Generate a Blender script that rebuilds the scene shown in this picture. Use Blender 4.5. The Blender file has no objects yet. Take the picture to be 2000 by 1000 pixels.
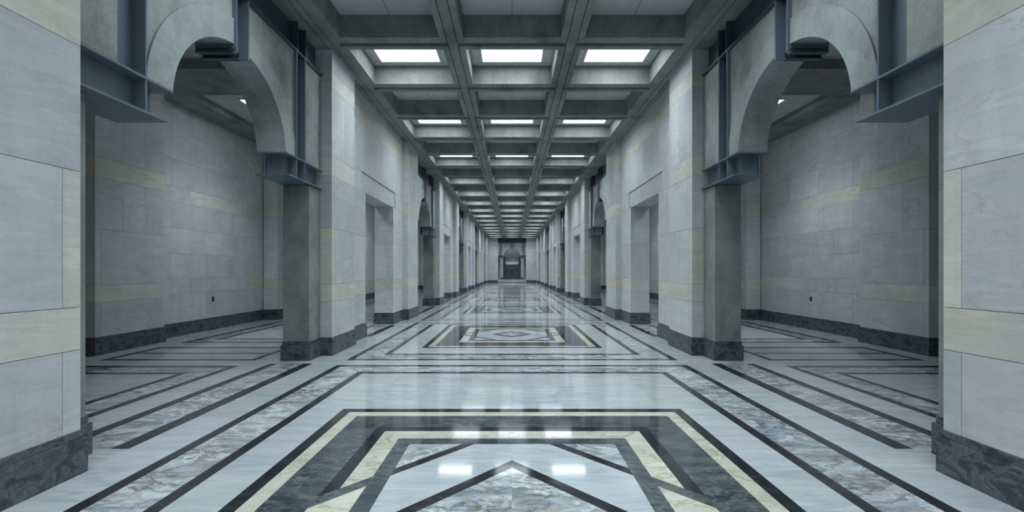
import bpy, bmesh, math, random
from mathutils import Vector
C = bpy.context.scene.collection
rnd = random.Random(11)

# ------------------------------------------------------------------ materials
def new_mat(name):
    m = bpy.data.materials.new(name); m.use_nodes = True
    nt = m.node_tree; nt.nodes.clear()
    out = nt.nodes.new('ShaderNodeOutputMaterial'); b = nt.nodes.new('ShaderNodeBsdfPrincipled')
    nt.links.new(b.outputs[0], out.inputs[0])
    return m, nt, b
class NT:
    def __init__(s, nt): s.nt = nt
    def n(s, t, **kw):
        o = s.nt.nodes.new(t)
        for k, v in kw.items(): setattr(o, k, v)
        return o
    def l(s, a, b): s.nt.links.new(a, b)
    def mix(s, f, a, b, blend='MIX'):
        m = s.n('ShaderNodeMix', data_type='RGBA', blend_type=blend)
        for k, v in ((0, f), (6, a), (7, b)):
            if hasattr(v, 'is_output') or isinstance(v, bpy.types.NodeSocket): s.l(v, m.inputs[k])
            elif k == 0: m.inputs[0].default_value = v
            else: m.inputs[k].default_value = (*v, 1) if len(v) == 3 else v
        return m.outputs[2]
    def ramp(s, f, pts):
        r = s.n('ShaderNodeValToRGB'); cr = r.color_ramp
        while len(cr.elements) < len(pts): cr.elements.new(.5)
        for e, (p, c) in zip(cr.elements, pts):
            e.position = p; e.color = (c, c, c, 1) if not isinstance(c, tuple) else (*c, 1)
        s.l(f, r.inputs[0]); return r.outputs[0]
    def coords(s, scale=(1, 1, 1), rot=(0, 0, 0), shift_by_tint=True):
        tc = s.n('ShaderNodeNewGeometry'); mp = s.n('ShaderNodeMapping')
        mp.inputs['Scale'].default_value = scale; mp.inputs['Rotation'].default_value = rot
        if shift_by_tint:
            at = s.n('ShaderNodeAttribute', attribute_name='tint')
            mul = s.n('ShaderNodeMath', operation='MULTIPLY'); mul.inputs[1].default_value = 37.
            s.l(at.outputs['Alpha'], mul.inputs[0])
            add = s.n('ShaderNodeVectorMath', operation='ADD')
            s.l(tc.outputs['Position'], add.inputs[0]); s.l(mul.outputs[0], add.inputs[1])
            s.l(add.outputs[0], mp.inputs[0])
        else: s.l(tc.outputs['Position'], mp.inputs[0])
        return mp.outputs[0]
    def noise(s, v, scale, detail=6, rough=.6, dist=0):
        n = s.n('ShaderNodeTexNoise'); n.inputs['Scale'].default_value = scale
        n.inputs['Detail'].default_value = detail; n.inputs['Roughness'].default_value = rough
        n.inputs['Distortion'].default_value = dist; s.l(v, n.inputs['Vector']); return n.outputs['Fac']
    def tint(s): return s.n('ShaderNodeAttribute', attribute_name='tint').outputs['Color']
    def bump(s, b, h, strength, dist=.01):
        bp = s.n('ShaderNodeBump'); bp.inputs['Strength'].default_value = strength
        bp.inputs['Distance'].default_value = dist; s.l(h, bp.inputs['Height']); s.l(bp.outputs[0], b.inputs['Normal'])

def stone_wall_mat():
    m, nt, b = new_mat('honed_marble'); g = NT(nt)
    v1 = g.coords((.5, .5, 3.2), (.1, .1, .2)); v2 = g.coords((1, 1, 1))
    vein = g.ramp(g.noise(v1, 2.2, 9, .62, .8), [(.0, .88), (.43, .96), (.5, .91), (.55, 1.0), (1, 1.04)])
    cloud = g.ramp(g.noise(v2, 1.6, 5, .6), [(.25, .84), (.5, .97), (.8, 1.08)])
    mot = g.ramp(g.noise(v2, 1.1, 6, .65, .4), [(.38, 0.), (.62, .6)])
    tn = g.mix(mot, g.tint(), (.53, .55, .55))
    c = g.mix(1., tn, vein, 'MULTIPLY'); c = g.mix(1., c, cloud, 'MULTIPLY')
    streak = g.ramp(g.noise(g.coords((2.6, 2.6, .22)), 2.3, 5, .55), [(.3, .9), (.6, 1.02)])
    c = g.mix(.7, c, streak, 'MULTIPLY')
    rv = g.ramp(g.noise(g.coords((.9, .9, 1.7), (.7, .6, .2)), 1.5, 9, .62, .5), [(.478, 0.), (.5, .6), (.522, 0.)])
    rm = g.ramp(g.noise(v2, .8, 3, .5), [(.52, 0.), (.66, 1.)])
    c = g.mix(g.mix(1., rv, rm, 'MULTIPLY'), c, (.30, .25, .16))
    spot = g.ramp(g.noise(v2, 34, 3, .7), [(.35, .93), (.55, 1.02)])
    c = g.mix(.6, c, spot, 'MULTIPLY')
    g.l(c, b.inputs['Base Color']); b.inputs['Roughness'].default_value = .5
    b.inputs['Specular IOR Level'].default_value = .3
    g.bump(b, g.noise(v2, 60, 4), .08, .003)
    return m
def plain(name, col, rough=.6, metal=0., spec=.4):
    m, nt, b = new_mat(name); g = NT(nt)
    v = g.coords((1, 1, 1), shift_by_tint=False)
    f = g.ramp(g.noise(v, 3, 6, .6), [(.3, .88), (.7, 1.08)])
    g.l(g.mix(1., (*col, 1), f, 'MULTIPLY'), b.inputs['Base Color'])
    b.inputs['Roughness'].default_value = rough; b.inputs['Metallic'].default_value = metal
    b.inputs['Specular IOR Level'].default_value = spec
    return m
def concrete_mat(name, col, pits=.5, board=False, pit_scale=26):
    m, nt, b = new_mat(name); g = NT(nt)
    v = g.coords((1, 1, 1), shift_by_tint=False)
    base = g.ramp(g.noise(v, 1.3, 8, .62), [(.28, .55), (.5, .95), (.75, 1.22)])
    c = g.mix(1., (*col, 1), base, 'MULTIPLY')
    fine = g.ramp(g.noise(v, 38, 6, .75), [(.35, .86), (.62, 1.08)])
    c = g.mix(.8, c, fine, 'MULTIPLY')
    stain = g.ramp(g.noise(g.coords((1, 1, .35), shift_by_tint=False), 2.4, 7, .65, .5), [(.3, .6), (.52, 1.0)])
    c = g.mix(.6, c, stain, 'MULTIPLY')
    if board:
        bd = g.ramp(g.noise(g.coords((14, .35, 14), shift_by_tint=False), 1.4, 4, .6), [(.35, .9), (.65, 1.06)])
        c = g.mix(.7, c, bd, 'MULTIPLY')
    if pits:
        vo = g.n('ShaderNodeTexVoronoi', feature='F1'); vo.inputs['Scale'].default_value = pit_scale
        vn = g.n('ShaderNodeVectorMath', operation='ADD'); g.l(v, vn.inputs[0])
        nz = g.n('ShaderNodeTexNoise'); nz.inputs['Scale'].default_value = 30; g.l(v, nz.inputs['Vector'])
        sc = g.n('ShaderNodeVectorMath', operation='SCALE'); sc.inputs['Scale'].default_value = .03
        g.l(nz.outputs['Color'], sc.inputs[0]); g.l(sc.outputs[0], vn.inputs[1]); g.l(vn.outputs[0], vo.inputs['Vector'])
        near = g.ramp(vo.outputs['Distance'], [(.09, 1.), (.16, 0.)])
        pick = g.ramp(g.noise(v, 4.2, 3, .6), [(.46, 0.), (.56, 1.)])
        mask = g.mix(1., near, pick, 'MULTIPLY')
        # the larger round tie holes
        vo2 = g.n('ShaderNodeTexVoronoi', feature='F1'); vo2.inputs['Scale'].default_value = 3.4; g.l(v, vo2.inputs['Vector'])
        big = g.ramp(vo2.outputs['Distance'], [(.036, 1.), (.048, 0.)])
        mask = g.mix(1., mask, big, 'ADD')
        fm = g.n('ShaderNodeMath', operation='MULTIPLY'); fm.inputs[1].default_value = pits; g.l(mask, fm.inputs[0])
        c = g.mix(fm.outputs[0], c, (col[0]*.12, col[1]*.14, col[2]*.16))
        inv = g.n('ShaderNodeMath', operation='SUBTRACT'); inv.inputs[0].default_value = 1.; g.l(mask, inv.inputs[1])
        g.bump(b, inv.outputs[0], .35, .01)
    else:
        g.bump(b, g.noise(v, 30, 6, .7), .2, .006)
    g.l(c, b.inputs['Base Color']); b.inputs['Roughness'].default_value = .85
    b.inputs['Specular IOR Level'].default_value = .2
    return m
def base_marble_mat():
    m, nt, b = new_mat('dark_green_marble'); g = NT(nt)
    v = g.coords((1, 1, 1.4), (.5, .4, .3), shift_by_tint=False)
    n = g.noise(v, 6, 13, .75, .6)
    c = g.ramp(n, [(.32, (.014, .019, .024)), (.48, (.04, .052, .06)), (.53, (.12, .14, .15)), (.57, (.045, .058, .066)), (.68, (.13, .145, .15))])
    g.l(c, b.inputs['Base Color']); b.inputs['Roughness'].default_value = .38
    return m
def inlay(name, pts=None, scale=1, stretch=(1, 1, 1), rot=.6, dist=1., rough=.105, detail=9, nr=.62, usetint=True, spec=1.):
    m, nt, b = new_mat(name); g = NT(nt)
    v = g.coords(stretch, (0, 0, rot))
    c = g.ramp(g.noise(v, scale, detail, nr, dist), pts)
    if usetint: c = g.mix(1., c, g.tint(), 'MULTIPLY')
    g.l(c, b.inputs['Base Color'])
    r = g.ramp(g.noise(g.coords(shift_by_tint=False), .9, 4, .6), [(.3, rough*.8), (.7, rough*1.35)])
    g.l(r, b.inputs['Roughness']); b.inputs['Specular IOR Level'].default_value = spec
    g.bump(b, g.noise(g.coords((1, 1, 1), shift_by_tint=False), 9., 3, .5), .05, .004)
    return m
M = {}
M['stone'] = stone_wall_mat()
M['joint'] = plain('stone_joint', (.13, .13, .125), .9)
M['col'] = concrete_mat('pitted_concrete', (.25, .262, .245), .85, False, 30)
M['arch'] = concrete_mat('smooth_pitted_concrete', (.35, .375, .36), .7, False, 24)
M['spandrel'] = concrete_mat('rough_pitted_concrete', (.325, .345, .325), .8, False, 34)
M['ceil'] = concrete_mat('board_marked_concrete', (.262, .26, .244), 0, True)
M['panel'] = plain('pale_ceiling_panel', (.50, .53, .52), .8)
M['slot'] = plain('dark_slot', (.03, .03, .03), .9)
M['steel'] = plain('blue_grey_painted_steel', (.115, .155, .185), .42, 0., .5)
M['dsteel'] = plain('dark_painted_steel', (.035, .045, .055), .4)
M['beamsteel'] = plain('darker_blue_steel', (.05, .068, .086), .42)  # darker blue tone for the top beams and the end door
M['base'] = base_marble_mat()
M['frame'] = plain('white_enamel', (.6, .63, .65), .5)
M['bronze'] = plain('dark_bronze', (.05, .035, .02), .4)
M['outlet'] = plain('brown_outlet_plastic', (.05, .045, .04), .5)
def marble(name, base, dark, soft, veins, scale=1., rot=.55, stretch=2.6, rough=.07, spec=.9, speck=0.):
    """polished marble: soft clouds of two colours crossed by thin ridged veins; veins = [(scale, width, colour, amount)]"""
    m, nt, b = new_mat(name); g = NT(nt)
    v = g.coords((.7, stretch, 1), (0, 0, rot)); c = g.mix(g.ramp(g.noise(v, soft*scale, 11, .68, .35), [(.34, 0.), (.66, 1.)]), dark, base)
    for k, (sc_, w, col, amt) in enumerate(veins):
        vv = g.coords((.8, stretch*.8, 1), (0, 0, rot+.25*(k-.5)))
        n = g.noise(vv, sc_*scale, 9, .6, .55)
        rid = g.ramp(n, [(.5-w, 0.), (.5, amt), (.5+w, 0.)])
        msk = g.ramp(g.noise(g.coords((1, 1, 1)), .9*scale+.31*k, 3, .5), [(.36, 0.), (.56, 1.)])
        f = g.mix(1., rid, msk, 'MULTIPLY'); c = g.mix(f, c, col)
    c = g.mix(1., c, g.tint(), 'MULTIPLY')
    g.l(c, b.inputs['Base Color'])
    r = g.ramp(g.noise(g.coords(shift_by_tint=False), .9, 4, .6), [(.3, rough*.8), (.7, rough*1.3)])
    g.l(r, b.inputs['Roughness']); b.inputs['Specular IOR Level'].default_value = spec
    g.bump(b, g.noise(g.coords((1, 1, 1), shift_by_tint=False), 9., 3, .5), .05, .004)
    return m
M['white'] = marble('white_marble', (.455, .475, .485), (.35, .38, .40), 1.5, [(.9, .045, (.27, .30, .33), .62), (2.0, .03, (.30, .32, .34), .5)], stretch=5.5, rot=.5)
M['black'] = marble('black_slate', (.020, .023, .027), (.010, .012, .015), 3, [(3, .03, (.05, .055, .06), .5)], spec=.5, rough=.09)
M['vein'] = marble('blue_grey_veined_marble', (.47, .50, .52), (.13, .16, .19), 3.6, [(3.2, .05, (.05, .065, .085), .9), (2.2, .035, (.62, .64, .65), .9), (4.2, .03, (.30, .24, .17), .7)], stretch=2.2)
M['cream'] = marble('cream_marble', (.53, .52, .45), (.42, .40, .32), 2.2, [(2.6, .03, (.27, .22, .13), .75), (4.5, .02, (.30, .31, .27), .7)], stretch=1.8, rot=.8)
M['green'] = marble('dark_green_inlay_marble', (.075, .092, .09), (.012, .02, .036), 3.4, [(3.0, .035, (.14, .16, .135), .55), (5.5, .02, (.22, .24, .22), .45)], stretch=2.4, rot=.6)
M['grid'] = inlay('floor_joint', [(.2, (.12, .13, .14)), (.9, (.16, .17, .18))], 2, usetint=False, rough=.3)

def lamp_mat(strength, col=(1, 1, 1)):
    m = bpy.data.materials.new('lit_diffuser'); m.use_nodes = True; nt = m.node_tree; nt.nodes.clear()
    o = nt.nodes.new('ShaderNodeOutputMaterial'); e = nt.nodes.new('ShaderNodeEmission')
    e.inputs[0].default_value = (*col, 1); e.inputs[1].default_value = strength
    nt.links.new(e.outputs[0], o.inputs[0]); return m
LAMP = 6.5; SPOT_W = 29.
M['lamp'] = lamp_mat(LAMP, (.80, .93, 1.0))

# ------------------------------------------------------------------ mesh builder
class MB:
    def __init__(s, map_=None): s.v = []; s.f = []; s.m = []; s.t = []; s.map = map_ or (lambda a, b, c: (a, b, c))
    def hexa(s, p, m=0, t=(1, 1, 1, 0)):          # p: 4 bottom ccw + 4 top
        k = len(s.v); s.v += [s.map(*q) for q in p]
        for f in ((3, 2, 1, 0), (4, 5, 6, 7), (0, 1, 5, 4), (1, 2, 6, 5), (2, 3, 7, 6), (3, 0, 4, 7)):
            s.f.append([k+i for i in f]); s.m.append(m); s.t.append(t)
    def box(s, x0, x1, y0, y1, z0, z1, m=0, t=(1, 1, 1, 0)):
        """z0/z1 may be functions of y (sloped)"""
        a = z0 if callable(z0) else (lambda y: z0); b = z1 if callable(z1) else (lambda y: z1)
        s.hexa([(x0, y0, a(y0)), (x1, y0, a(y0)), (x1, y1, a(y1)), (x0, y1, a(y1)),
                (x0, y0, b(y0)), (x1, y0, b(y0)), (x1, y1, b(y1)), (x0, y1, b(y1))], m, t)
    def strip(s, inner, outer, d0, d1, m=0):      # a band of quads between two (u,h) polylines, extruded d0..d1, closed ends
        n = len(inner); k = len(s.v)
        for (u, h), (U, H) in zip(inner, outer):
            s.v += [s.map(u, d0, h), s.map(U, d0, H), s.map(u, d1, h), s.map(U, d1, H)]
        def q(*a): s.f.append([k+i for i in a]); s.m.append(m); s.t.append((1, 1, 1, 0))
        for i in range(n-1):
            a = 4*i; b = a+4
            q(a, a+1, b+1, b); q(a+2, b+2, b+3, a+3); q(a, b, b+2, a+2); q(a+1, a+3, b+3, b+1)
        q(0, 2, 3, 1); e = 4*(n-1); q(e, e+1, e+3, e+2)
    def build(s, name, mats, parent=None, bevel=0, base=(0, 0, 0), smooth=False):
        me = bpy.data.meshes.new(name)
        me.from_pydata([(a-base[0], b-base[1], c-base[2]) for a, b, c in s.v], [], s.f)
        for x in mats: me.materials.append(M[x])
        me.polygons.foreach_set('material_index', s.m)
        ca = me.color_attributes.new('tint', 'FLOAT_COLOR', 'CORNER')
        buf = []
        for p in me.polygons: buf += list(s.t[p.index])*p.loop_total
        ca.data.foreach_set('color', buf)
        bm = bmesh.new(); bm.from_mesh(me); bmesh.ops.recalc_face_normals(bm, faces=bm.faces); bm.to_mesh(me); bm.free()
        o = bpy.data.objects.new(name, me); C.objects.link(o)
        if parent: o.parent = parent
        else: o.location = base
        if bevel:
            b = o.modifiers.new('edge', 'BEVEL'); b.width = bevel; b.segments = 2; b.limit_method = 'ANGLE'
        if smooth: me.set_sharp_from_angle(angle=math.radians(25)); me.polygons.foreach_set('use_smooth', [True]*len(me.polygons))
        return o
def thing(name, loc, label, cat, group=None):
    o = bpy.data.objects.new(name, None); C.objects.link(o); o.location = loc; o.empty_display_size = .2
    o['label'] = label; o['category'] = cat
    if group: o['group'] = group
    return o
def struct(o): o['kind'] = 'structure'; return o

# ------------------------------------------------------------------ the hall's measures (metres; camera at the origin looking along +Y)
EYE = 1.6
SL = .009
def H(y): return EYE + 4.15 + SL*y                    # beam soffit: the ceiling rises very slightly along the hall
def Hm(y): return H(y) + .0
PER = 12.05
def lift(y): return .0065*(y-5.7)
Y_END = 60.3; Y_BACK = -9.6
XP, XW, XB = 3.43, 3.60, 4.16                          # pier face, recessed wall face, aisle side
ORD = ['nearest', 'second', 'third', 'fourth', 'fifth', 'sixth', 'seventh', 'eighth', 'ninth', 'tenth', 'eleventh', 'twelfth', 'thirteenth', 'fourteenth', 'fifteenth', 'sixteenth']

GREYS = [(.53, .55, .56), (.56, .575, .58), (.49, .51, .522), (.585, .595, .59), (.54, .545, .54)]
CREAMS = [(.62, .60, .49), (.64, .62, .53), (.60, .57, .46)]
PALES = [(.57, .585, .565), (.55, .56, .55)]
def tint(kind='g', r=None):
    r = r or rnd
    c = r.choice(GREYS if kind == 'g' else CREAMS if kind == 'c' else PALES); k = r.uniform(.95, 1.04)
    return (c[0]*k, c[1]*k, c[2]*k, r.random())
J = .0025
COURSES = [(.34, 1.0, 'g'), (1.0, 1.336, 'c'), (1.336, 2.41, 'g'), (2.41, 3.405, 'g'), (3.405, 3.79, 'c'), (3.79, 5.10, 'g'), (5.10, 5.43, 'c'), (5.43, None, 'g')]
def stone(mb, x0, x1, y0, y1, z0, z1, t):
    """one stone, with a hairline joint all round; z1 None = up to the ceiling beam"""
    top = (lambda y: H(y)) if z1 is None else z1-J
    mb.box(x0+J*.0, x1, y0+J, y1-J, z0+J, top, 0, t)
def core(mb, x0, x1, y0, y1, z0=.0, z1=None):
    i = .012
    mb.box(x0+i, x1-i, y0+i, y1-i, z0, (lambda y: H(y)-.02) if z1 is None else z1, 1)
def side_map(side):
    return (lambda a, b, c: (-a, b, c)) if side < 0 else (lambda a, b, c: (a, b, c))
def plinth(mb, x0, x1, y0, y1, p=.03, m=0):
    mb.box(x0-p, x1+p, y0-p, y1+p, 0, .275, m)
    mb.box(x0-p+.004, x1+p-.004, y0-p+.004, y1+p-.004, .275, .281, m)
    mb.box(x0-.012, x1+.012, y0-.012, y1+.012, .281, .34, m)

def side_word(s): return 'left' if s < 0 else 'right'

def marble_pier(side, y0, y1, label, strip_at, r):
    mp = side_map(side); base = (side*(XP+XB)/2, (y0+y1)/2, 0)
    root = thing('marble_pier', base, label, 'pier', 'marble piers lining the hall')
    mb = MB(mp); core(mb, XP, XB, y0, y1, .3)
    for i, (a, b, k) in enumerate(COURSES):
        L = lift((y0+y1)/2) if i else 0; La = L if i > 0 else 0; Lb = lift((y0+y1)/2)
        za = a+(La if i > 0 else 0); zb = None if b is None else b+Lb
        if strip_at and i in (0, 2, 4, 6) and k == 'g':
            ys = y1-.137 if strip_at == 'far' else y0+.14
            parts = [(y0, ys), (ys, y1)]
        elif i == 5: parts = [(y0, (y0+y1)/2+.05), ((y0+y1)/2+.05, y1)]
        else: parts = [(y0, y1)]
        for j, (p, q) in enumerate(parts):
            kk = k
            if i == 2 and len(parts) == 2 and (q-p) < .2: kk = 'c'
            if i == 3 and strip_at == 'far' and side > 0: kk = 'g'
            if i == 2 and strip_at == 'far' and side > 0 and q-p > .2: kk = 'p'
            stone(mb, XP, XB, p, q, za, zb, tint(kk, r))
    mb.build('shaft', ['stone', 'joint'], root, base=base)
    pb = MB(mp); plinth(pb, XP, XB, y0, y1); pb.build('plinth', ['base'], root, bevel=.004, base=base)
    return root

def concrete_column(side, x0, x1, y0, y1, lift_, label):
    mp = side_map(side); base = (side*(x0+x1)/2, (y0+y1)/2, 0)
    root = thing('concrete_column', base, label, 'column', 'concrete columns under the arches')
    mb = MB(mp); mb.box(x0, x1, y0, y1, .3, 3.15+lift_); mb.build('shaft', ['col'], root, bevel=.008, base=base)
    pb = MB(mp)
    n, f = (0, .03) if 'near leg' in label else (.03, 0)
    pb.box(x0-.03, x1+.03, y0-n, y1+f, 0, .275); pb.box(x0-.012, x1+.012, y0-n*.4+.001, y1+f*.4-.001, .275, .34)
    pb.build('plinth', ['base'], root, bevel=.004, base=base)

def arch_bay(mp, base, u0, u1, L, Ltop, label_arch, label_steel, du=0., near_flange=True):
    """mp maps (u along the bay, d depth, h height) to the world. u0..u1 ends of the bay, L lift, Ltop(u) soffit height"""
    R, R2, HC = 1.14, 1.47, 1.84+EYE+L
    FT, FB, TB = 3.515+L, 3.155+L, 5.30+L              # top flange, bottom flange, top beam flange
    PU0, PU1 = 1.47, 1.755
    # --- concrete
    root = thing('concrete_arch', base, label_arch, 'arch', 'concrete arches between the piers')
    for sg in (-1, 1):
        mb = MB(mp); inn = []; out = []
        a0 = math.asin((FT-HC)/R); n = 40
        for i in range(n+1):
            t = i/n; th = a0 + (math.radians(86)-a0)*t
            u = max(R*math.cos(th), .127); inn.append((sg*u, HC+math.sqrt(R*R-u*u)))
            th2 = math.asin((FT-HC)/R2) + (math.radians(86)-math.asin((FT-HC)/R2))*t
            u2 = max(R2*math.cos(th2), .127); out.append((sg*min(u2, 1.458), HC+math.sqrt(R2*R2-u2*u2)))
        mb.strip(inn, out, 3.632, 4.10)
        mb.build('arch_ring', ['arch'], root, base=base, smooth=True)
        # infill above the ring
        mb = MB(mp); lo = []; hi = []; n = 30
        for i in range(n+1):
            u = 1.458 + (.127-1.458)*i/n
            lo.append((sg*u, HC+math.sqrt(R2*R2-u*u)+.001)); hi.append((sg*u, TB))
        mb.strip(lo, hi, 3.655, 4.08); mb.build('spandrel_panel', ['spandrel'], root, base=base)
        e = u0 if sg < 0 else u1
        if abs(e) > PU1+.03:
            mb = MB(mp); a, b = sorted((sg*PU1+sg*.012, e)); mb.box(a, b, 3.64, 4.08, FT+.002, TB-.002); mb.build('side_panel', ['spandrel'], root, base=base, bevel=.006)
    # --- steel
    st = thing('steel_frame', (base[0], base[1], FB), label_steel, 'steel frame', 'blue grey steel frames around the arches')
    sb = (base[0], base[1], FB); T = .024
    for sg in (-1, 1):
        e = u0 if sg < 0 else u1
        def B(mb, ua, ub, da, db, h0, h1):
            a, b = sorted((ua if ua == e else ua+du, ub if ub == e else ub+du)); mb.box(a, b, da, db, h0, h1)
        pus = (PU0, PU1) if (near_flange or sg > 0) else (PU0,)
        mb = MB(mp)
        B(mb, sg*1.215, e, 3.60, 4.14, FB, FB+T)
        B(mb, sg*1.138, e, 3.60, 4.14, FT-T, FT)
        for d in (3.735, 3.99): B(mb, sg*1.29, e, d, d+.018, FB+T, FT-T)
        B(mb, sg*1.27, sg*1.29, 3.735, 4.008, FB+T, FT-T)
        for pu in pus:
            if abs(e) > pu:
                for (da, db) in ((3.605, 3.735), (4.008, 4.135)): B(mb, sg*(pu-.011), sg*(pu+.011), da, db, FB+T, FT-T)
        mb.build('bracket', ['steel'], st, base=sb, bevel=.002)
        if abs(e) > PU1:
            mb = MB(mp)
            for pu in pus: B(mb, sg*(pu-.011), sg*(pu+.011), 3.605, 4.135, FT, TB)
            for d in (3.735, 3.99): B(mb, sg*(PU0+.011), sg*(PU1-.011), d, d+.018, FT, TB)
            mb.build('post', ['steel'], st, base=sb, bevel=.002)
    mb = MB(mp); hb = 4.49+L
    for u in (-.127, .127): mb.box(u-.012, u+.012, 3.60, 4.14, hb, TB)
    for d in (3.735, 3.99): mb.box(-.115, .115, d, d+.018, hb+.01, TB)
    mb.build('hanger', ['steel'], st, base=sb, bevel=.002)
    mb = MB(mp)
    for u, h0, h1 in ((-.137, hb-.03, hb+.03), (-.02, hb-.055, hb+.02)):
        mb.box(u-.008, u+.008, 3.63, 4.12, h0, h1); mb.box(u-.04, u+.04, 3.63, 4.12, h0-.012, h0)
    mb.build('tie_bar', ['dsteel'], st, base=sb)
    mb = MB(mp); top = Ltop
    mb.box(u0, u1, 3.60, 4.14, TB, TB+T)
    k0, k1 = u0, u1
    def ss(ua, ub, da, db, h0):
        mb.hexa([(ua, da, h0), (ub, da, h0), (ub, db, h0), (ua, db, h0), (ua, da, top(ua)), (ub, da, top(ub)), (ub, db, top(ub)), (ua, db, top(ua))])
    for d in (3.735, 3.99): ss(u0, u1, d, d+.018, TB+T)
    for u in (-PU1, -PU0, -.127, .127, PU0, PU1):
        if u0 < u < u1: ss(u-.011, u+.011, 3.605, 3.735, TB+T)
    mb.build('top_beam', ['beamsteel'], st, base=sb, bevel=.002)

def door_wall(side, ya, yb, k):
    """the recessed stone wall with a square opening between two piers; ya, yb its ends; opening offsets from ya"""
    mp = side_map(side); r = random.Random(300+k*7+side); L = lift((ya+yb)/2)
    o0, o1 = ya+1.18, yb-1.17; hz = 3.50+L; hl = 3.97+L
    mb = MB(mp); i = .012
    mb.box(XW+i, XB-i, ya, o0-i, .3, hz+.01, 1); mb.box(XW+i, XB-i, o1+i, yb, .3, hz+.01, 1)
    mb.box(XW+.055, XB-i, ya, yb, hz+.012, (lambda y: H(y)-.02), 1)
    zs = []
    for n, (a, b, kd) in enumerate(COURSES):
        a2 = a+(L if n else 0); b2 = None if b is None else b+L
        if b is None or a2 >= hl-.2:
            a3 = max(a2, hl)
            n_s = 4 if n % 2 else 3
            for j in range(n_s):
                p = ya+(yb-ya)*j/n_s; q = ya+(yb-ya)*(j+1)/n_s
                stone(mb, XW, XB, p, q, a3, b2, tint(kd if r.random() < .9 else 'g', r))
        else:
            for (p, q) in ((ya, o0), (o1, yb)):
                if b2 <= hz+.01: stone(mb, XW, XB, p, q, a2, hz if b2 > hz-.15 else b2, tint(kd if kd == 'g' or r.random() < .8 else 'p', r))
                elif a2 < hz-.15: stone(mb, XW, XB, p, q, a2, hz, tint('g', r))
    # a set-back lintel panel over the opening
    stone(mb, XW, XB, ya, o0-.24, hz, hl, tint('g', r)); stone(mb, XW, XB, o1+.24, yb, hz, hl, tint('g', r))
    stone(mb, XW+.022, XB, o0-.24+2*J, o1+.24-2*J, hz, hl-.006, tint('g', r))
    struct(mb.build('wall_'+side_word(side), ['stone', 'joint']))
    pb = MB(mp)
    for (p, q, e0, e1) in ((ya+.031, o0, 0, .03), (o1, yb-.031, .03, 0)):
        pb.box(XW-.03, XB+.03, p-e0*0-(.03 if q != o0 and False else 0) - (0 if p == ya+.031 else .03), q+e1, 0, .275)
        pb.box(XW-.012, XB+.012, p-(0 if p == ya+.031 else .012), q+(.012 if e1 else 0), .275, .34)
    struct(pb.build('baseboard_'+side_word(side), ['base'], bevel=.004))

# ------------------------------------------------------------------ piers, columns, arches, walls
NPIER = 5
for side in (-1, 1):
    w = side_word(side)
    n = 0; npi = 0
    # k = -1: only what shows or closes the room beside the camera
    marble_pier(side, .0+2.0, 3.38, f'{"Leftmost" if side < 0 else "Rightmost"} and closest marble pier, cut by the {w} edge of the picture', 'far', random.Random(5+side))
    npi = 1
    for k in range(NPIER):
        y0 = 8.09+PER*k
        if k < 4 or True:
            r = random.Random(40+k*3+side)
            if k < 4:
                marble_pier(side, y0, y0+1.17, f'{ORD[npi]} marble pier from the camera along the {w} side of the hall', 'near', r); npi += 1
                door_wall(side, y0+1.17, y0+5.95, k)
                marble_pier(side, y0+5.95, y0+7.38, f'{ORD[npi]} marble pier from the camera along the {w} side of the hall', 'far', r); npi += 1
            else:
                marble_pier(side, y0, Y_END-.07, f'Last marble pier on the {w}, touching the end wall of the hall', 'near', r)
        # arch bay that ends at this pier
        ya, yb = y0-4.65, y0-.02
        if k == 0: ya = 3.41
        Cy = y0-2.40; L = lift(Cy) if k else 0
        concrete_column(side, 3.72, 4.12, ya+.0, ya+(.30 if k == 0 else .26), L, f'{ORD[2*k]} pitted concrete column on the {w}, near leg of {ORD[k]} arch')
        concrete_column(side, 3.645, 4.12, yb-.43, yb, L, f'{ORD[2*k+1]} pitted concrete column on the {w}, far leg of {ORD[k]} arch')
        mp = (lambda u, d, h, s=side, c=Cy: (s*d, c+u, h))
        arch_bay(mp, (side*3.88, Cy, 3.5+L), ya-Cy, yb-Cy, L, (lambda u, c=Cy: H(c+u)),
                 f'{ORD[k]} grey concrete arch along the {w} side of the hall', f'Blue grey steel frame around the {ORD[k]} arch on the {w} side', -.03, False)
    # plain side wall behind the camera
    mb = MB(side_map(side)); mb.box(XW, XB, Y_BACK, 1.98, 0, (lambda y: H(y)), 0, (.50, .54, .56, .3)); struct(mb.build('wall_'+w, ['stone', 'joint']))

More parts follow.
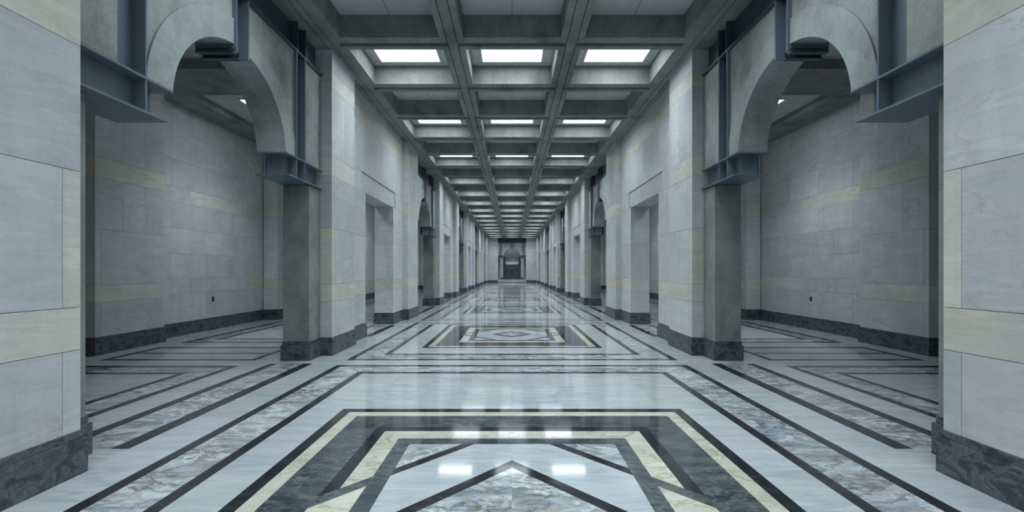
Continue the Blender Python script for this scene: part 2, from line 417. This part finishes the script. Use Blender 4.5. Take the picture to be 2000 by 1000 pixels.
# ------------------------------------------------------------------ aisles
XA = 8.25
for side in (-1, 1):
    w = side_word(side); mp = side_map(side); r = random.Random(77+side)
    zs = [.33, 1.05, 1.43, 2.04, 2.67, 3.305, 3.665, 4.34, 5.06]
    mb = MB(mp); mb.box(XA+.012, XA+.4, Y_BACK, Y_END+3, 0, (lambda y: H(y)+.5), 1)
    for i, z in enumerate(zs):
        z1 = zs[i+1] if i+1 < len(zs) else None
        y = Y_BACK + (i % 2)*.6
        while y < Y_END+2.4:
            q = min(y+1.17, Y_END+2.4)
            kd = 'c' if (i == 5 and r.random() < .4) or (i == 1 and r.random() < .2) else 'g'
            t = tint(kd, r); mb.box(XA, XA+.1, y+J, q-J, z+J, (lambda yy: H(yy)) if z1 is None else z1-J, 0, t); y = q
    mb.box(XA-.028, XA+.1, Y_BACK, Y_END+2.4, 0, .27, 2); mb.box(XA-.01, XA+.1, Y_BACK, Y_END+2.4, .27, .33, 2)
    struct(mb.build('wall_outer_'+w, ['stone', 'joint', 'base']))
    # pilasters on the outer wall
    npl = 0
    for k in range(-1, 4):
        for (ya, yb, xf) in ((8.05, 9.65, 7.9), (14.05, 15.5, 7.75)):
            if k < 0 and ya < 9: continue
            a, b = ya+PER*k, yb+PER*k
            if k < 0: a, b = 2.0, 3.4
            base = (side*(xf+XA)/2, (a+b)/2, 0)
            where = ('opposite the %s marble pier on that side' % ORD[npl])
            root = thing('wall_pilaster', base, f'Stone pilaster on the {w} aisle wall, {where}', 'pilaster', 'pilasters on the aisle walls')
            npl += 1
            pb = MB(mp); xb = XA-.035
            pb.box(xf+.012, xb, a+.012, b-.012, .3, (lambda y: H(y)-.02), 1)
            for i, (c0, c1, kd) in enumerate(COURSES):
                z0 = c0; z1 = c1
                parts = [(a, b)] if (i in (1, 4, 6) or i == 2) else [(a, a+(b-a)*.36), (a+(b-a)*.36, a+(b-a)*.7), (a+(b-a)*.7, b)]
                if i == 0: parts = [(a, b)]
                if i in (0, 2): parts = [(a, a+.12), (a+.12, b)]
                for p, q in parts: stone(pb, xf, xb, p, q, z0, z1, tint(kd if not (i == 1 and False) else 'p', r))
            pb.build('shaft', ['stone', 'joint'], root, base=base)
            qb = MB(mp); qb.box(xf-.03, xb+.001, a-.03, b+.03, 0, .275); qb.box(xf-.012, xb+.001, a-.012, b+.012, .275, .34)
            qb.build('plinth', ['base'], root, base=base, bevel=.004)
    # wall socket in the aisle
    o = MB(mp); yy, zz = 11.72, .84
    o = MB(mp); o.box(XA-.012, XA-.001, yy-.04, yy+.04, zz-.065, zz+.065, 0)
    root = thing('wall_outlet', (side*XA, yy, zz), f'Small dark socket plate low on the {w} aisle wall above the baseboard', 'outlet', 'sockets on the aisle walls')
    o.build('cover_plate', ['outlet'], root, base=(side*XA, yy, zz), bevel=.003)
    o = MB(mp)
    for dz in (-.03, .03): o.box(XA-.016, XA-.0121, yy-.017, yy+.017, zz+dz-.016, zz+dz+.016)
    o.build('receptacle', ['slot'], root, base=(side*XA, yy, zz))

# ------------------------------------------------------------------ ceiling
S = {1: 7.864, 2: 9.80, 3: 11.76, 4: 13.70, 5: 15.62, 6: 17.48, 7: 19.38, 8: 21.2, 9: 23.04, 10: 24.78, 11: 26.55, 12: 28.28, 13: 30.05,
     14: 31.75, 15: 33.42, 16: 35.07, 17: 36.82, 18: 38.57, 19: 40.37, 20: 42.23, 21: 43.87, 22: 45.57, 23: 47.22, 24: 48.87, 25: 50.67, 26: 52.47, 27: 54.12, 28: 55.77, 29: 57.52, 30: 59.27}
for i in range(0, -8, -1): S[i] = S[i+1]-1.92
def lip(i): return .235 if i <= 2 else .20 if i <= 4 else .14
def cdep(i): return .41 if i <= 2 else .375 if i <= 4 else .32
CD = .43
off = lambda d: (lambda y: H(y)+d)
mb = MB()
ys, ye = S[-7]-.195, Y_END
XL = [(.885, 1.309)]
# longitudinal strips, continuous
for sg in (-1, 1):
    a, b = sorted((sg*1.02, sg*1.18)); mb.box(a, b, ys, ye, off(0), off(CD+.2))
    a, b = sorted((sg*3.20, sg*3.34)); mb.box(a, b, ys, ye, off(0), off(CD+.2))
    a, b = sorted((sg*3.355, sg*3.47)); mb.box(a, b, ys, ye, off(.0), off(CD+.2))
    a, b = sorted((sg*3.485, sg*4.16)); mb.box(a, b, ys, ye, off(.0), off(CD+.2))
    for x in (1.00, 1.18, 3.34, 3.47):                # shadow grooves
        a, b = sorted((sg*x, sg*(x+(.02 if x < 3 else .015)))); mb.box(a, b, ys, ye, off(.035), off(CD+.2))
for i in sorted(S):
    s = S[i]
    cells = ((-1.00, 1.00), (-3.20, -1.20), (1.20, 3.20))
    for a, b in cells:
        yb_ = min(s+lip(i), Y_END)
        mb.box(a, b, s-.195, s, off(0), off(CD+.2)); mb.box(a, b, s, min(s+lip(i)*.49, Y_END), off(.07), off(CD+.2))
        if s+.115 < Y_END: mb.box(a, b, s+lip(i)*.49, yb_, off(0), off(CD+.2))
    # ledges along the longitudinal beams, one per cell
    if i+1 in S: y0, y1 = s+lip(i), S[i+1]-.195
    else: y0, y1 = s+lip(i), Y_END
    if y1-y0 > .1:
        for sg in (-1, 1):
            for a, b in ((.885, 1.00), (1.20, 1.309), (3.10, 3.20)):
                p, q = sorted((sg*a, sg*b)); mb.box(p, q, y0, y1, off(0), off(CD+.2))
        for c_ in (-2.2045, 0, 2.2045): mb.box(c_-.004, c_+.004, y0, y1, off(cdep(i)-.0015), off(cdep(i)), 2)
        for a, b in ((-.885, .885), (-3.10, -1.309), (1.309, 3.10)): mb.box(a, b, y0, y1, off(cdep(i)), off(CD+.2), 1)
# aisle ceilings: wall beams, cross beams, panels
AB = []
k = 0
AO = -.15
for sg in (-1, 1):
    a, b = sorted((sg*4.16, sg*4.75)); mb.box(a, b, ys, ye, off(AO), off(.8))
    a, b = sorted((sg*7.57, sg*8.6)); mb.box(a, b, ys, ye+3, off(AO), off(.8))
    a, b = sorted((sg*4.75, sg*7.57)); y = ys
    bands = sorted([(8.55+PER*k, 9.87+PER*k) for k in range(-1, 5)]+[(14.05+PER*k, 15.35+PER*k) for k in range(-2, 4)])
    for p, q in bands:
        q = min(q, Y_END)
        if q <= ys or p >= Y_END: continue
        if p > y: mb.box(a, b, y, p, off(AO+.2), off(.8), 1)
        mb.box(a, b, max(p, ys), q, off(AO), off(.8)); y = q
    if y < Y_END: mb.box(a, b, y, Y_END, off(AO+.2), off(.8), 1)
struct(mb.build('ceiling', ['ceil', 'panel', 'slot']))

# ceiling lights
def ceiling_light(x, y, w_, l_, z, label, group, gain=1.):
    root = thing('ceiling_light', (x, y, z), label, 'ceiling light', group)
    hw, hl = w_/2, l_/2; base = (x, y, z)
    fr = MB()
    sl = lambda d: (lambda yy: z+SL*(yy-y)+d)
    for (a, b, c, d) in ((-hw-.025, hw+.025, -hl-.025, -hl), (-hw-.025, hw+.025, hl, hl+.025), (-hw-.025, -hw, -hl, hl), (hw, hw+.025, -hl, hl)):
        fr.box(x+a, x+b, y+c, y+d, sl(-.035), sl(-.0005))
    fr.build('frame', ['frame'], root, base=base)
    df = MB(); df.box(x-hw, x+hw, y-hl, y+hl, sl(-.008), sl(-.001)); df.build('diffuser', ['lamp'], root, base=base)
    ld = bpy.data.lights.new('lamp_light', 'AREA'); ld.shape = 'RECTANGLE'; ld.size = w_*.96; ld.size_y = l_*.96
    ld.energy = SPOT_W*gain; ld.spread = math.radians(108); ld.color = (.80, .93, 1.)
    lo = bpy.data.objects.new('lamp_light', ld); C.objects.link(lo); lo.parent = root; lo.location = (0, 0, -.03)
row = 0
for i in sorted(S):
    if i % 2 == 0 or i+1 not in S: continue
    y0, y1 = S[i]+lip(i), S[i+1]-.195; yc = (y0+y1)/2+.03
    l = .94 if y1-y0 > 1.3 else (y1-y0)*.62
    if i > 0: row += 1
    for nm, x in (('left', -2.225), ('middle', 0), ('right', 2.225)):
        lab = (f'Lit square light in the {nm} column of ceiling coffers, {ORD[row-1]} lit row from the camera' if i > 0 else
               f'Lit light behind the camera, {nm} column, coffer row {-i} back')
        ceiling_light(x, yc, 1.28, l, H(yc)+cdep(i), lab, 'square lights in the ceiling coffers')
for side in (-1, 1):
    for k in range(-1, 4):
        y = 11.03+PER*k
        ceiling_light(side*6.13, y, 1.28, .94, H(y)-.15+.2, f'Square light in the {side_word(side)} aisle ceiling beyond the {ORD[max(k,0)]} arch' + (' behind the camera' if k < 0 else ''), 'square lights over the aisles', 1.75)

# ------------------------------------------------------------------ floor: one plane cut into inlaid pieces
def clip(poly, a, b, c, keep_pos):
    """clip a convex polygon by a*x+b*y+c >= 0 (or <= 0)"""
    out = []; n = len(poly); s = 1 if keep_pos else -1
    for i in range(n):
        p, q = poly[i], poly[(i+1) % n]; dp = s*(a*p[0]+b*p[1]+c); dq = s*(a*q[0]+b*q[1]+c)
        if dp >= 0: out.append(p)
        if (dp > 0 and dq < 0) or (dp < 0 and dq > 0):
            t = dp/(dp-dq); out.append((p[0]+t*(q[0]-p[0]), p[1]+t*(q[1]-p[1])))
    return out
def area(p): return abs(sum(p[i][0]*p[(i+1) % len(p)][1]-p[(i+1) % len(p)][0]*p[i][1] for i in range(len(p))))/2
def ccw(p):
    s = sum(p[i][0]*p[(i+1) % len(p)][1]-p[(i+1) % len(p)][0]*p[i][1] for i in range(len(p)))
    return p if s > 0 else p[::-1]
def bb(p): xs = [q[0] for q in p]; yy = [q[1] for q in p]; return min(xs), min(yy), max(xs), max(yy)
class Floor:
    def __init__(s): s.cells = {}
    G = 2.0
    # pieces stored per 2 m band in y to keep the search short
    pieces = []
    def paint(s, poly, mat, t):
        poly = ccw(poly)
        if area(poly) < 1e-6: return
        B = bb(poly); new = []
        for (P, pm, pt, pb) in s.pieces:
            if pb[2] <= B[0]+1e-7 or pb[0] >= B[2]-1e-7 or pb[3] <= B[1]+1e-7 or pb[1] >= B[3]-1e-7: new.append((P, pm, pt, pb)); continue
            rest = P
            for i in range(len(poly)):
                p, q = poly[i], poly[(i+1) % len(poly)]
                a, b = -(q[1]-p[1]), (q[0]-p[0]); c = -(a*p[0]+b*p[1])
                o = clip(rest, a, b, c, False)
                if len(o) > 2 and area(o) > 1e-7: new.append((o, pm, pt, bb(o)))
                rest = clip(rest, a, b, c, True)
                if len(rest) < 3: break
        new.append((poly, mat, t, B)); s.pieces = new
FM = ['white', 'black', 'vein', 'cream', 'green', 'grid']
def ft(r, lo=.93, hi=1.05): k = r.uniform(lo, hi); return (k, k*r.uniform(.99, 1.01), k*r.uniform(.98, 1.02), r.random())
allpieces = []
class Sec:                                            # a section of floor in y, painted on its own
    def __init__(s, x0, x1, y0, y1, r): s.f = Floor(); s.f.pieces = []; s.r = r; s.b = (x0, x1, y0, y1); s.f.paint([(x0, y0), (x1, y0), (x1, y1), (x0, y1)], 0, ft(r))
    def rect(s, x0, x1, y0, y1, m, t=None):
        X0, X1, Y0, Y1 = s.b; x0, x1 = max(x0, X0), min(x1, X1); y0, y1 = max(y0, Y0), min(y1, Y1)
        if x1-x0 < 1e-4 or y1-y0 < 1e-4: return
        s.f.paint([(x0, y0), (x1, y0), (x1, y1), (x0, y1)], m, t or ft(s.r))
    def poly(s, pts, m, t=None):
        X0, X1, Y0, Y1 = s.b; p = ccw(pts)
        for a, b, c in ((1, 0, -X0), (-1, 0, X1), (0, 1, -Y0), (0, -1, Y1)): p = clip(p, a, b, c, True)
        if len(p) > 2: s.f.paint(p, m, t or ft(s.r))
    def ring(s, x0, x1, y0, y1, w, m):
        """mitred border of width w inside the rectangle"""
        a, b, c, d = x0+w, x1-w, y0+w, y1-w
        s.poly([(x0, y0), (x1, y0), (b, c), (a, c)], m); s.poly([(x1, y0), (x1, y1), (b, d), (b, c)], m)
        s.poly([(x1, y1), (x0, y1), (a, d), (b, d)], m); s.poly([(x0, y1), (x0, y0), (a, c), (a, d)], m)
    def done(s): allpieces.extend(s.f.pieces)
def tiles(S_, x0, x1, y0, y1, nx, ys_):
    """white marble slabs with hairline joints"""
    xs = [x0+(x1-x0)*i/nx for i in range(nx+1)]
    for i in range(nx):
        for j in range(len(ys_)-1): S_.rect(xs[i]+.0015, xs[i+1]-.0015, ys_[j]+.0015, ys_[j+1]-.0015, 0)
def panel(S_, yc, hx, hy, D1, D2, w=1.):
    """the square figure: nested borders, a diagonal frame and a lozenge in the middle"""
    x0, x1, y0, y1 = -hx, hx, yc-hy, yc+hy
    e = 0
    for wd, m in ((.112*w, 1), (.13*w, 3), (.337*w, 4), (.11*w, 1), (.185*w, 3), (.135*w, 4)):
        S_.ring(x0+e, x1-e, y0+e, y1-e, wd, m); e += wd
    ix, iy = hx-e, hy-e                                # inner field
    fx = hx-(.112+.13+.337)*w                          # outer edge of the second black border
    S_.rect(-ix, ix, yc-iy, yc+iy, 2)                  # corners of veined marble
    # the diagonal bars cross the borders: dark green outside the field, black inside
    e4 = (.112+.13+.337)*w
    S_.poly([(-fx, yc-(D1-fx)), (-fx, yc+(D1-fx)), (-ix-.135*w, yc+(D1-ix-.135*w)), (-ix-.135*w, yc-(D1-ix-.135*w))], 3)
    S_.poly([(fx, yc-(D1-fx)), (fx, yc+(D1-fx)), (ix+.135*w, yc+(D1-ix-.135*w)), (ix+.135*w, yc-(D1-ix-.135*w))], 3)
    for sx in (-1, 1):
        for sy in (-1, 1):
            a, b = ix+.135*w, fx
            S_.poly([(sx*a, yc+sy*(D1-a)), (sx*b, yc+sy*(D1-b)), (sx*b, yc+sy*(D1-b-.15)), (sx*a, yc+sy*(D1-a-.15))], 4)
    def big(D, m):                                     # lozenge |x|+|y| < D limited to the field, one piece per quarter
        for sx in (-1, 1):
            for sy in (-1, 1):
                p = ccw([(0, yc), (sx*D, yc), (0, yc+sy*D)])
                for a, b, c in ((1, 0, ix), (-1, 0, ix), (0, 1, -(yc-iy)), (0, -1, yc+iy)): p = clip(p, a, b, c, True)
                if len(p) > 2: S_.poly(p, m)
    big(D1, 1); big(D1-.12, 0); big(D2, 1); big(D2-.135, 2)
r = random.Random(21)
# frames of the hall floor: (y0, y1, inner end lines?, panel centre, half length, D1, D2)
GX = 3.455
frames = []
def frame(S_, y0, y1, near_line, far_line, x=2.99):
    """long frame: outer black, veined strip, inner black"""
    S_.rect(-x, x, y0, y1, 0)
    S_.ring(-x, x, y0, y1, .105, 1)
    S_.ring(-x+.105, x-.105, y0+.105, y1-.105, .425 if False else .42, 2)
    S_.ring(-x+.525, x-.525, y0+.525, y1-.525, .108, 1)
def side_aisle(S_, y0, y1):
    b = S_.b
secs = []
def hall_section(y0, y1, fy0, fy1, kind, pc=None, ph=None, D1=None, D2=None, end_band=.59):
    s = Sec(-GX, GX, y0, y1, r)
    # long side slabs
    yj = [y0]; 
    while yj[-1]+1.52 < y1-.4: yj.append(yj[-1]+1.52)
    yj.append(y1)
    s.rect(-GX, GX, y0, y1, 5)
    for i in range(len(yj)-1):
        for sg in (-1, 1):
            a, b = sorted((sg*3.0, sg*GX)); s.rect(a, b, yj[i]+.0015, yj[i+1]-.0015, 0)
    s.rect(-3.0, 3.0, y0, y1, 0)
    X = 2.99
    # outer black border, veined strip, inner black border, mitred
    s.ring(-X, X, fy0, fy1, .11, 1)
    # strip: .42 wide on the sides, .39 at the ends
    a, b, c, d = -X+.11, X-.11, fy0+.105, fy1-.105
    ex, ey = .42, end_band-.2
    s.poly([(a, c), (b, c), (b-ex, c+ey), (a+ex, c+ey)], 2); s.poly([(b, c), (b, d), (b-ex, d-ey), (b-ex, c+ey)], 2)
    s.poly([(b, d), (a, d), (a+ex, d-ey), (b-ex, d-ey)], 2); s.poly([(a, d), (a, c), (a+ex, c+ey), (a+ex, d-ey)], 2)
    a, b, c, d = a+ex, b-ex, c+ey, d-ey
    s.ring(a, b, c, d, .108, 1)
    a, b, c, d = a+.108, b-.108, c+.108, d-.108
    s.rect(a, b, c, d, 5)
    # white slabs of the field
    x_edges = [-2.345, -1.74, -1.16, -.58, 0, .58, 1.16, 1.74, 2.345]
    hx = 1.96 if kind == 'first' else 1.89
    pj = [c, pc-ph, pc+ph, d] if pc else [c, d]
    for j in range(len(pj)-1):
        if pj[j+1]-pj[j] < .02: continue
        if pc and j == 1:
            yy = [pj[1]]
            if kind == 'first': yy += [3.42-1.52*2, 3.42-1.52, 3.42]
            else: yy += [pc-.75, pc+.75]
            yy = sorted(set(v for v in yy if pj[1] <= v <= pj[2]))+[pj[2]]
            for q in range(len(yy)-1):
                s.rect(a+.0015, -hx, yy[q]+.0015, yy[q+1]-.0015, 0); s.rect(hx, b-.0015, yy[q]+.0015, yy[q+1]-.0015, 0)
        else:
            for q in range(8):
                s.rect(max(a, x_edges[q])+.0015, min(b, x_edges[q+1])-.0015, pj[j]+.0015, pj[j+1]-.0015, 0)
    if pc: panel(s, pc, hx, ph, D1, D2)
    s.done()
hall_section(-3.0, 7.45, -2.6, 7.26, 'first', 2.40, 2.545, 2.0, 1.20)
hall_section(7.45, 13.52, 7.65, 13.28, 'x', 10.82, 1.94, 1.36, .52)
hall_section(13.52, 20.45, 13.76, 20.2, 'x', 17.85, 1.80, 1.30, .52)
y = 20.45; P = 7.0
while y < Y_END+.35:
    y2 = min(y+P, Y_END+.4)
    if y2-y > 5: hall_section(y, y2, y+.24, y2-.24, 'x', (y+y2)/2+.4, 1.75, 1.3, .52)
    else:
        s = Sec(-GX, GX, y, y2, r); s.rect(-2.99, -2.88, y, y2, 1); s.rect(2.88, 2.99, y, y2, 1); s.done()
    y = y2
s = Sec(-GX, GX, Y_BACK, -3.0, r); s.done()
# between hall and aisle, and the aisles themselves
for sg in (-1, 1):
    y = 3.83-PER
    s = Sec(*(sorted((sg*GX, sg*4.62))), Y_BACK, Y_END+2.2, r)
    for k in range(-1, 5):
        for (p, q) in ((3.83, 7.38), (10.42, 12.66)):
            p += PER*k; q += PER*k
            if p > Y_END: continue
            for (a, b, m) in ((3.455, 3.62, 1), (3.62, 4.06, 2), (4.06, 4.20, 1)):
                a, b = sorted((sg*a, sg*b)); s.rect(a, b, p, q, m)
    s.done()
    xa, xb = 4.62, 7.43
    for k in range(-1, 5):
        y0 = 9.3+PER*(k-1); y1 = y0+PER
        a, b = sorted((sg*4.62, sg*XA)); s = Sec(a, b, max(y0, Y_BACK), min(y1, Y_END+2.2), r)
        a, b = sorted((sg*xa, sg*xb))
        o = PER*(k-1)
        for (p, q) in ((9.52+o, 13.45+o), (13.85+o, 15.45+o), (15.85+o, 19.25+o), (19.68+o, 21.02+o)):
            if q-p < 2: s.ring(a, b, p, q, .12, 1); s.rect(a+.12, b-.12, (p+q)/2-.05, (p+q)/2+.05, 1); continue
            s.ring(a, b, p, q, .125, 1); s.ring(a+.125, b-.125, p+.125, q-.125, .36, 2); s.ring(a+.485, b-.485, p+.485, q-.485, .11, 1)
        s.done()
fl = MB()
for (P_, m, t, _b) in allpieces:
    k = len(fl.v); fl.v += [(x, y_, 0.) for x, y_ in P_]; fl.f.append(list(range(k, k+len(P_)))); fl.m.append(m); fl.t.append(t)
o = fl.build('floor', FM); struct(o)
# make sure the floor faces up
me = o.data
bm = bmesh.new(); bm.from_mesh(me)
for f in bm.faces:
    if f.normal.z < 0: f.normal_flip()
bm.to_mesh(me); bm.free()

# ------------------------------------------------------------------ end wall
r = random.Random(5)
Le = lift(Y_END)
mb = MB()
for sg in (-1, 1):
    a, b = sorted((sg*2.02, sg*9.0)); mb.box(a, b, Y_END+.012, Y_END+.6, 0, off(.5), 1)
    for i, (c0, c1, kd) in enumerate(COURSES):
        z0 = c0+(Le if i else 0); z1 = None if c1 is None else c1+Le
        edges = [2.0, 3.44] if i % 3 == 1 else ([2.0, 2.7, 3.44] if i % 3 == 0 else [2.0, 3.0, 3.44])
        edges += [4.6, 5.8, 7.0, 8.22]
        for p, q in zip(edges, edges[1:]):
            x0, x1 = sorted((sg*(p+J), sg*(q-J))); mb.box(x0, x1, Y_END, Y_END+.3, z0+J, (lambda y: H(y)) if z1 is None else z1-J, 0, tint('p' if i == 1 else 'g', r))
    x0, x1 = sorted((sg*2.0, sg*8.22)); mb.box(x0, x1, Y_END-.03, Y_END+.02, 0, .30, 2)
    # reveal behind the end arch
    x0, x1 = sorted((sg*1.2, sg*2.02)); mb.box(x0, x1, Y_END+1.2, Y_END+1.7, .45, off(0), 0, tint('g', r))
mb.box(-2.02, 2.02, Y_END+1.9, Y_END+2.2, 0, off(0), 0, tint('g', r))
mb.box(-9, 9, Y_END+.6, Y_END+2.5, off(0), off(.5), 1)
struct(mb.build('wall_back', ['stone', 'joint', 'base']))
mb = MB(); mb.box(-2.0, 2.0, Y_END+.02, Y_END+1.9, 0, .45, 0, (1, 1, 1, .4)); mb.box(-2.0, 2.0, Y_END-.0, Y_END+.02, 0, .06, 1); struct(mb.build('floor_dais', ['white', 'base']))
mb = MB(); mb.box(-9, 9, Y_BACK-.3, Y_BACK, 0, off(.6), 0, (.5, .54, .56, .2)); struct(mb.build('wall_front', ['stone']))
mp = (lambda u, d, h: (u, Y_END+.06+(d-3.6), h))
arch_bay(mp, (0, Y_END+.35, 3.5+Le), -2.0, 2.0, Le, (lambda u: H(Y_END+.3)),
         'Small distant grey concrete arch in the end wall above the dark door', 'Steel frame with dark top beam around the arch of the end wall')
for sg in (-1, 1):
    x0, x1 = sorted((sg*1.27, sg*1.66)); base = ((x0+x1)/2, Y_END+.35, .45)
    root = thing('concrete_column', base, f'Pale column {side_word(sg)} of the dark door in the end wall', 'column', 'columns of the end arch')
    mb = MB(); mb.box(x0, x1, Y_END+.12, Y_END+.56, .70, 3.15+Le); mb.build('shaft', ['arch'], root, base=base, bevel=.008)
    mb = MB(); mb.box(x0-.03, x1+.03, Y_END+.09, Y_END+.59, .45, .70); mb.build('plinth', ['base'], root, base=base)
# the door in the end niche
root = None
mb = MB(); yd = Y_END+1.1
mb.box(-1.2, -.93, yd-.05, yd+.25, .45, 3.60+0, 0); mb.box(.93, 1.2, yd-.05, yd+.25, .45, 3.60, 0)
mb.box(-.93, .93, yd-.05, yd+.25, 3.05, 3.60, 1); mb.box(-.93, .93, yd, yd+.2, 2.60, 3.05, 2)
mb.box(-1.2, 1.2, yd-.12, yd+.8, 3.60, 3.68, 1)
fo = mb.build('door_1', ['beamsteel', 'col', 'frame']); struct(fo)
for sg in (-1, 1):
    mb = MB(); x0, x1 = sorted((sg*.004, sg*.925)); mb.box(x0, x1, yd+.05, yd+.1, .455, 2.595)
    for z0, z1 in ((.75, 1.35), (1.5, 2.35)):
        p, q = sorted((sg*.18, sg*.76)); mb.box(p, q, yd+.04, yd+.05, z0, z1)
    mb.build('door_leaf', ['beamsteel'], fo, bevel=.003)
mb = MB(); mb.box(-.13, .13, yd+.015, yd+.05, 1.15, 1.75); mb.box(-.1, .1, yd+.005, yd+.015, 1.2, 1.7, 1); mb.build('door_plate', ['bronze', 'slot'], fo)

ceiling_light(0, Y_END+1.1, .5, .12, H(Y_END), 'Small added fill light, out of view above the niche behind the arch of the end wall', 'added fill lights of the end niche', .22)  # unseen fill light, added only to brighten the niche
# ------------------------------------------------------------------ world, camera, view
w = bpy.data.worlds.new('world'); bpy.context.scene.world = w; w.use_nodes = True
w.node_tree.nodes['Background'].inputs[0].default_value = (.5, .6, .7, 1); w.node_tree.nodes['Background'].inputs[1].default_value = .3
cam = bpy.data.cameras.new('camera'); co = bpy.data.objects.new('camera', cam); C.objects.link(co)
co.location = (0, 0, EYE); co.rotation_euler = (math.radians(90), 0, 0)
cam.sensor_width = 36; cam.lens = 36*830/2000; cam.shift_y = .015; cam.clip_start = .05; cam.clip_end = 200
sc = bpy.context.scene; sc.camera = co
sc.view_settings.view_transform = 'Standard'; sc.view_settings.look = 'None'; sc.view_settings.gamma = 1.; sc.view_settings.use_curve_mapping = False
sc.view_settings.exposure = .3
cy = sc.cycles
cy.use_denoising = True; cy.max_bounces = 10; cy.diffuse_bounces = 8; cy.glossy_bounces = 6; cy.caustics_reflective = False; cy.caustics_refractive = False
cy.sample_clamp_indirect = 6
